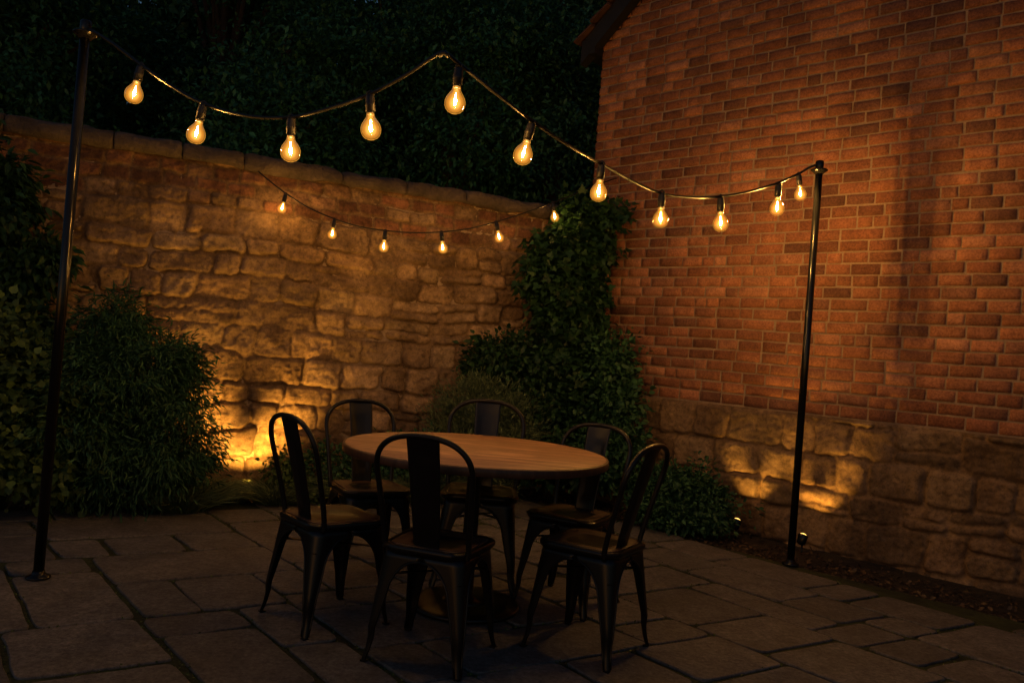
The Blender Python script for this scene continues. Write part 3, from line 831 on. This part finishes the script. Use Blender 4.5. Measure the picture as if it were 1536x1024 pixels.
# grass tufts near the uplight
def tuft(name, label, group, base, h, r, n, seed, m=MAT['leaf_grass'], cat='grass clump'):
    g = np.random.default_rng(seed); t = empty(name, base); tag(t, label, cat, group)
    a = g.uniform(0, 2*PI, n); rr = r*np.sqrt(g.uniform(0, 1, n))
    c = np.stack([np.cos(a)*rr*.55, np.sin(a)*rr*.55, np.zeros(n)], 1)
    yd = np.stack([np.cos(a)*rr/r*.75+g.normal(size=n)*.2, np.sin(a)*rr/r*.75+g.normal(size=n)*.2, np.ones(n)], 1)
    # three bending segments per blade
    sz = h*g.uniform(.5, 1.1, n); yn = yd/np.linalg.norm(yd, axis=1, keepdims=True)
    side = np.cross(yn, g.normal(size=(n, 3))); side /= np.linalg.norm(side, axis=1, keepdims=True)
    out = np.stack([np.cos(a), np.sin(a), np.zeros(n)], 1); w = .0035+.002*g.uniform(0, 1, n)
    V = []
    for s, ww in ((0, 1), (.35, .9), (.7, .6), (1, .05)):
        p = c+yn*(sz*s)[:, None]+out*(sz*.35*s**2.2)[:, None]-np.array([0, 0, 1])*(sz*.28*s**2.5)[:, None]
        V += [p-side*(w*ww)[:, None], p+side*(w*ww)[:, None]]
    V = np.stack(V, 1).reshape(-1, 3); F_ = []
    for k in range(3): F_.append(np.array([2*k, 2*k+1, 2*k+3, 2*k+2]))
    f = (np.array(F_)[None]+np.arange(n)[:, None, None]*8).reshape(-1, 4)
    me = bpy.data.meshes.new('blades'); fast(me, V, f); link('blades', me, m, t)
    return t
G1 = 'grass clumps in the border below the stone wall'
tuft('grass_clump', 'dark grass clump spilling onto the flagstones under the feathery shrub', G1, (-2.12, 5.42, -.02), .34, .26, 1500, 41)
tuft('grass_clump', 'grass clump at the foot of the golden uplit patch', G1, (-1.62, 5.86, -.02), .27, .22, 1300, 42)
tuft('grass_clump', 'low grass clump behind the back left chair', G1, (-1.05, 6.1, -.02), .36, .3, 1600, 43)
tuft('grass_clump', 'soft grass clump seen under the table between the rear chairs', G1, (-.62, 6.4, -.02), .42, .32, 1600, 44)
plant('fine_leaved_shrub', 'soft grey green feathery shrub behind the chair with the bare steel seat', 'shrub', None, (-.22, 6.62, -.03),
      [blob(730, 620, 6.55, .36, .3, .30), blob(690, 650, 6.5, .26, .25, .24), blob(770, 640, 6.5, .28, .25, .26), blob(720, 690, 6.4, .4, .3, .25)],
      420, 60, .045, .05, T_diamond(.14), MAT['leaf_grass'], 45, droop=-.5, keep=wall_front)
plant('border_plant', 'small leafy plant in the glow right beside the nearest left chair', 'plant', 'small leafy plants in the border', (-1.45, 6.05, -.03),
      [blob(425, 705, 6.0, .11, .12, .14), blob(448, 735, 5.95, .15, .12, .10)], 50, 26, .045, .04, T_leaf(.6), MAT['leaf_low'], 46, stem_r=.005, keep=wall_front)
plant('border_plant', 'small leafy plant seen through the hoop of the back left chair', 'plant', 'small leafy plants in the border', (-1.0, 6.25, -.03),
      [blob(490, 710, 6.2, .24, .18, .20), blob(560, 715, 6.25, .26, .18, .2)], 110, 28, .05, .04, T_leaf(.6), MAT['leaf_bush'], 47, stem_r=.005, keep=wall_front)
plant('border_plant', 'dark leafy plant between the table edge and the stone wall', 'plant', 'small leafy plants in the border', (-.62, 6.45, -.03),
      [blob(610, 700, 6.4, .28, .18, .24), blob(650, 680, 6.4, .2, .18, .25)], 110, 28, .05, .04, T_leaf(.6), MAT['leaf_bush'], 48, stem_r=.005, keep=wall_front)
# corner ivy and bushes
def ivykeep(c): return wall_front(c, .015)
def lowkeep(c): return wall_front(c, .015) & (np.hypot(c[:, 0]-1.82, c[:, 1]-6.08) > .16)
plant('corner_ivy', 'tall column of dark ivy climbing the corner where stone wall meets brick house', 'ivy', None, (.42, 7.05, -.03),
      [blob(885, 335, 7.15, .24, .2, .18), blob(860, 375, 7.1, .36, .25, .22), blob(835, 415, 7.05, .30, .25, .22), blob(865, 455, 7.05, .26, .25, .22), blob(850, 500, 7.0, .28, .25, .22),
       blob(855, 550, 6.95, .30, .28, .26), blob(860, 610, 6.9, .34, .3, .3), blob(870, 670, 6.85, .36, .3, .3)],
      620, 34, .06, .075, T_ivy(), MAT['leaf_ivy'], 51, keep=ivykeep, droop=.8, stem_r=.016)
plant('dark_shrub', 'dark rounded shrub between the feathery grey shrub and the corner ivy', 'shrub', None, (.05, 6.8, -.03),
      [blob(760, 535, 6.85, .28, .24, .18), blob(800, 570, 6.8, .34, .28, .24), blob(730, 560, 6.85, .2, .2, .14), blob(830, 640, 6.7, .3, .25, .3)],
      300, 34, .06, .055, T_leaf(.6), MAT['leaf_ivy'], 52, keep=ivykeep)
plant('dark_shrub', 'dark rounded shrub against the brick house just right of the corner ivy', 'shrub', None, (.72, 6.75, -.03),
      [blob(915, 550, 6.75, .18, .2, .22), blob(920, 610, 6.65, .22, .22, .26), blob(900, 680, 6.6, .34, .25, .26), blob(940, 660, 6.5, .12, .14, .12)],
      260, 34, .06, .055, T_leaf(.6), MAT['leaf_bush'], 53, keep=ivykeep)
plant('low_shrub', 'low green shrub at the foot of the stone plinth left of the small spotlights', 'shrub', None, (1.45, 6.1, -.03),
      [blob(1025, 735, 6.1, .24, .2, .19), blob(1060, 755, 6.0, .22, .18, .17), blob(990, 740, 6.2, .24, .2, .18), blob(1020, 770, 5.98, .34, .18, .10), blob(1075, 775, 6.0, .08, .10, .08)],
      300, 34, .045, .045, T_leaf(.5), MAT['leaf_bush'], 54, keep=lowkeep, stem_r=.006)
# leaf litter and moss
def scatter(name, pts, size, tmpl, m, seed, tilt=.3):
    g = np.random.default_rng(seed); N = len(pts); a = g.uniform(0, 2*PI, N)
    yd = np.stack([np.cos(a), np.sin(a), g.normal(size=N)*tilt], 1); nn = np.stack([g.normal(size=N)*tilt, g.normal(size=N)*tilt, np.ones(N)], 1)
    o = leaves(name, m, pts, yd, nn, size*g.uniform(.5, 1.3, N), tmpl, None); o['kind'] = 'stuff'; return o
g = np.random.default_rng(3); pts = []
while len(pts) < 5200:
    if g.random() < .55: s = g.uniform(-2.2, 6); p = PC+e_side*s+Vector((-e_side.y, e_side.x))*abs(g.normal())*.35
    else: s = g.uniform(0, 4.5); p = PC-e_back*s+Vector((-e_back.y, e_back.x))*abs(g.normal())*.35
    pts.append((p.x, p.y, -.03+g.uniform(0, .012)))
pts = np.array(pts); pts = pts[wall_front(pts, .02)]
scatter('leaf_litter', pts, .032, T_leaf(.6), MAT['litter'], 61, .5)
J = np.array(joints); sel = g.random(len(J)*6) < vn(np.repeat(J[:, 0], 6)*1.7, np.repeat(J[:, 1], 6)*1.7, 5)**1.5*1.1
jp = np.repeat(J, 6, 0)+g.normal(size=(len(J)*6, 2))*.007; jp = jp[sel]
jp = np.concatenate([jp, g.uniform(-.011, -.004, (len(jp), 1))], 1)
MAT['mossleaf'] = m_leaf('moss_leaf', (.03, .045, .010), (.08, .11, .022), tr=.1)
scatter('joint_moss', jp, .013, T_diamond(.6), MAT['mossleaf'], 62, .9)

# trees behind the wall ------------------------------------------------
def tree(x, y, h, blobs, seed, label, K=330, per=85, m=None, size=.13):
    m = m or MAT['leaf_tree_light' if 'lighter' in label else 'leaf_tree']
    g = np.random.default_rng(seed); t = empty('garden_tree', (x, y, -.03)); tag(t, label, 'tree', 'dark trees beyond the garden wall')
    bl = [(bx, by, bz, rx, ry, rz) for bx, by, bz, rx, ry, rz in blobs]
    cc, c, d, off = cluster_points(bl, K, per, .19, g, .7)
    N = len(c); yd = d*.5+g.normal(size=(N, 3))*.6; yd[:, 2] -= .35; nn = d*.6+g.normal(size=(N, 3))*.5+np.array([0, 0, .8])
    leaves('crown', m, c, yd, nn, size*g.uniform(.5, 1.2, N), T_diamond(.5), t)
    mb = MB()
    mb.tube(catmull([(0, 0, 0), (.08, .05, h*.3), (-.05, .0, h*.6), (.05, 0, h*.9)], 6), list(np.linspace(.2, .05, 19)), 10)
    for q in cc[g.choice(K, 26, replace=False)]:
        q = Vector(q); z0 = min(q.z*.6, h*.8); st = Vector((0, 0, z0))
        mb.tube(catmull([st, st.lerp(q, .5)+Vector((0, 0, .15)), q], 4), list(np.linspace(.06, .012, 9)), 6)
    mb.build('trunk', MAT['bark'], t)
    return t
def crown(h, w, g):
    out = []
    for k in range(13):
        a = g.uniform(0, 2*PI); zz = g.uniform(.16, .92); rr = w*(1-abs(zz-.45)*.8)*g.uniform(.3, .75)
        s = g.uniform(.8, 1.3); out.append((math.cos(a)*rr, math.sin(a)*rr, h*zz, w*.42*s, w*.42*s, h*.13*s))
    out.append((0, 0, h*.5, w*.6, w*.6, h*.4)); return out
TL = [(-6.6, 8.6, 7.5, 1.9, 'tree at the far left whose branch tips show above the coping beyond the pole'),
      (-4.0, 10.4, 8.5, 2.1, 'tree behind the second and third bulbs of the front string'),
      (-1.7, 12.2, 9.5, 2.2, 'tall dark tree behind the left half of the front string'),
      (.35, 10.8, 8.6, 1.55, 'tree with lighter clumps right of the raised middle of the front string'),
      (1.7, 12.6, 7.0, 1.5, 'lower tree filling the gap beside the eaves of the brick house'),
      (-7.5, 13.5, 10, 2.6, 'tree far back at the left behind the glossy pole top'),
      (-3.0, 16, 11.5, 3.0, 'tree in the back row above the third bulb'),
      (2.4, 16.5, 11.5, 2.8, 'tree in the back row left of the roof verge'),
      (1.2, 19.0, 13.5, 3.4, 'tallest tree in the back row between string apex and house'),
      (-5.0, 19.5, 14, 3.6, 'tall tree farthest back on the left side'),
      (-1.9, 20.0, 14, 3.6, 'tall tree farthest back in the middle'),
      (-6.4, 14.3, 11.5, 2.7, 'middle distance tree between the left pole and the first bulb'),
      (-5.2, 10.6, 5.4, 1.5, 'lower bushy tree just behind the coping right of the left pole'),
      (-5.6, 15.5, 11.5, 2.8, 'tree in the back row seen between the pole top and the first bulb'),
      (-.4, 16.5, 12, 2.9, 'tree in the back row above the raised middle of the front string'),
      (-9.8, 11.0, 9.5, 2.6, 'tree at the far left, its crown cut by the edge of the view'),
      (-2.9, 9.2, 5.2, 1.5, 'lower bushy tree just behind the coping between first and fourth bulb'),
      (-.9, 10.0, 5.6, 1.6, 'lower bushy tree just behind the coping under the raised middle')]
for i, (x, y, h, w, lab) in enumerate(TL):
    g = np.random.default_rng(100+i)
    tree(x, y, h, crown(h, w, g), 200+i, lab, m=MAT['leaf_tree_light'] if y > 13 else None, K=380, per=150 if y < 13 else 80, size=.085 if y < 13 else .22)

# ------------------------------------------------------------------ uplights
def uplight(name, label, loc, aim, power, deg=70, blend=.8):
    t = empty(name, loc); tag(t, label, 'spotlight', 'small garden uplighters')
    d = Vector(aim).normalized(); q = d.to_track_quat('Z', 'Y').to_matrix().to_4x4()
    mb = MB(); mb.lathe([(.018, -.055), (.030, -.045), (.034, 0), (.036, .012), (.033, .012), (.030, -.002), (.004, -.004)], n=24, mat=q, caps=False); mb.build('lamp_housing', MAT['pole'], t)
    mb = MB(); mb.lathe([(.029, 0.004), (.027, .013), (.021, .021), (.011, .026), (.001, .027)], n=20, mat=q); mb.build('lens', MAT['lens'], t)
    mb = MB(); mb.tube([(0, 0, -loc[2]-.1), (0, 0, -.03)], .007, 8); mb.build('ground_stake', MAT['pole'], t)
    l = bpy.data.lights.new('uplight_beam', 'SPOT'); l.energy = power; l.color = (1, .48, .07); l.spot_size = R(deg); l.spot_blend = blend; l.shadow_soft_size = .02
    o = bpy.data.objects.new('uplight_beam', l); COL.objects.link(o); o.parent = t
    o.rotation_mode = 'QUATERNION'; o.rotation_quaternion = (-d).to_track_quat('Z', 'Y'); o.location = d*.02
    return t
hn = HN
def near_house(px, py, off):       # stand beside the plinth
    p = P(px, py, 6.0); r = (p-Vector((0, 0, H))).normalized()
    den = r.dot(HN); s = ((HC+HN*off)-Vector((0, 0, H))).dot(HN)/den
    q = Vector((0, 0, H))+r*s; return q
for px, py, lab, pw in ((1105, 782, 'tiny lit spotlight at the right edge of the low shrub', 30), (1204, 805, 'tiny lit spotlight just right of the foot of the right pole', 34)):
    q = near_house(px, py, .29); print('uplight', q)
    uplight('garden_uplight', lab, (q.x, q.y, max(q.z, .05)), Vector((0, 0, 1))-HN*.54, pw*8, 74, 1.0)
q = WA+WD*1.71+WN*.42
print('left uplight', q)
tuft('grass_clump', 'thin grass blades silhouetted at the base of the golden patch', G1, (-1.97, 5.84, -.02), .21, .22, 900, 71)
uplight('garden_uplight', 'uplighter hidden in the grass below the golden patch of the stone wall', (q.x, q.y, .03), Vector((0, 0, 1))-WN*.62+WD*.03, 980, 104, 1.0)

# ------------------------------------------------------------------ sky and render settings
w = bpy.data.worlds.new('World'); scene.world = w; w.use_nodes = True; nt = w.node_tree
sky = nd(nt, 'ShaderNodeTexSky'); sky.sky_type = 'NISHITA'; sky.sun_disc = False
sky.sun_elevation = R(1.6); sky.sun_rotation = R(200); sky.air_density = 1.0; sky.ozone_density = 2.6
bg = nt.nodes['Background']; nt.links.new(sky.outputs[0], bg.inputs[0]); bg.inputs[1].default_value = .13
vs_ = scene.view_settings; vs_.view_transform = 'Standard'; vs_.look = 'None'; vs_.exposure = 0; vs_.gamma = 1
c = scene.cycles; c.use_denoising = True
try: c.denoiser = 'OPENIMAGEDENOISE'; c.denoising_input_passes = 'RGB_ALBEDO_NORMAL'; c.denoising_prefilter = 'ACCURATE'
except Exception: pass
c.max_bounces = 6; c.diffuse_bounces = 3; c.transparent_max_bounces = 16; c.glossy_bounces = 3
c.sample_clamp_indirect = 3.0; c.caustics_reflective = False; c.caustics_refractive = False; c.use_light_tree = True
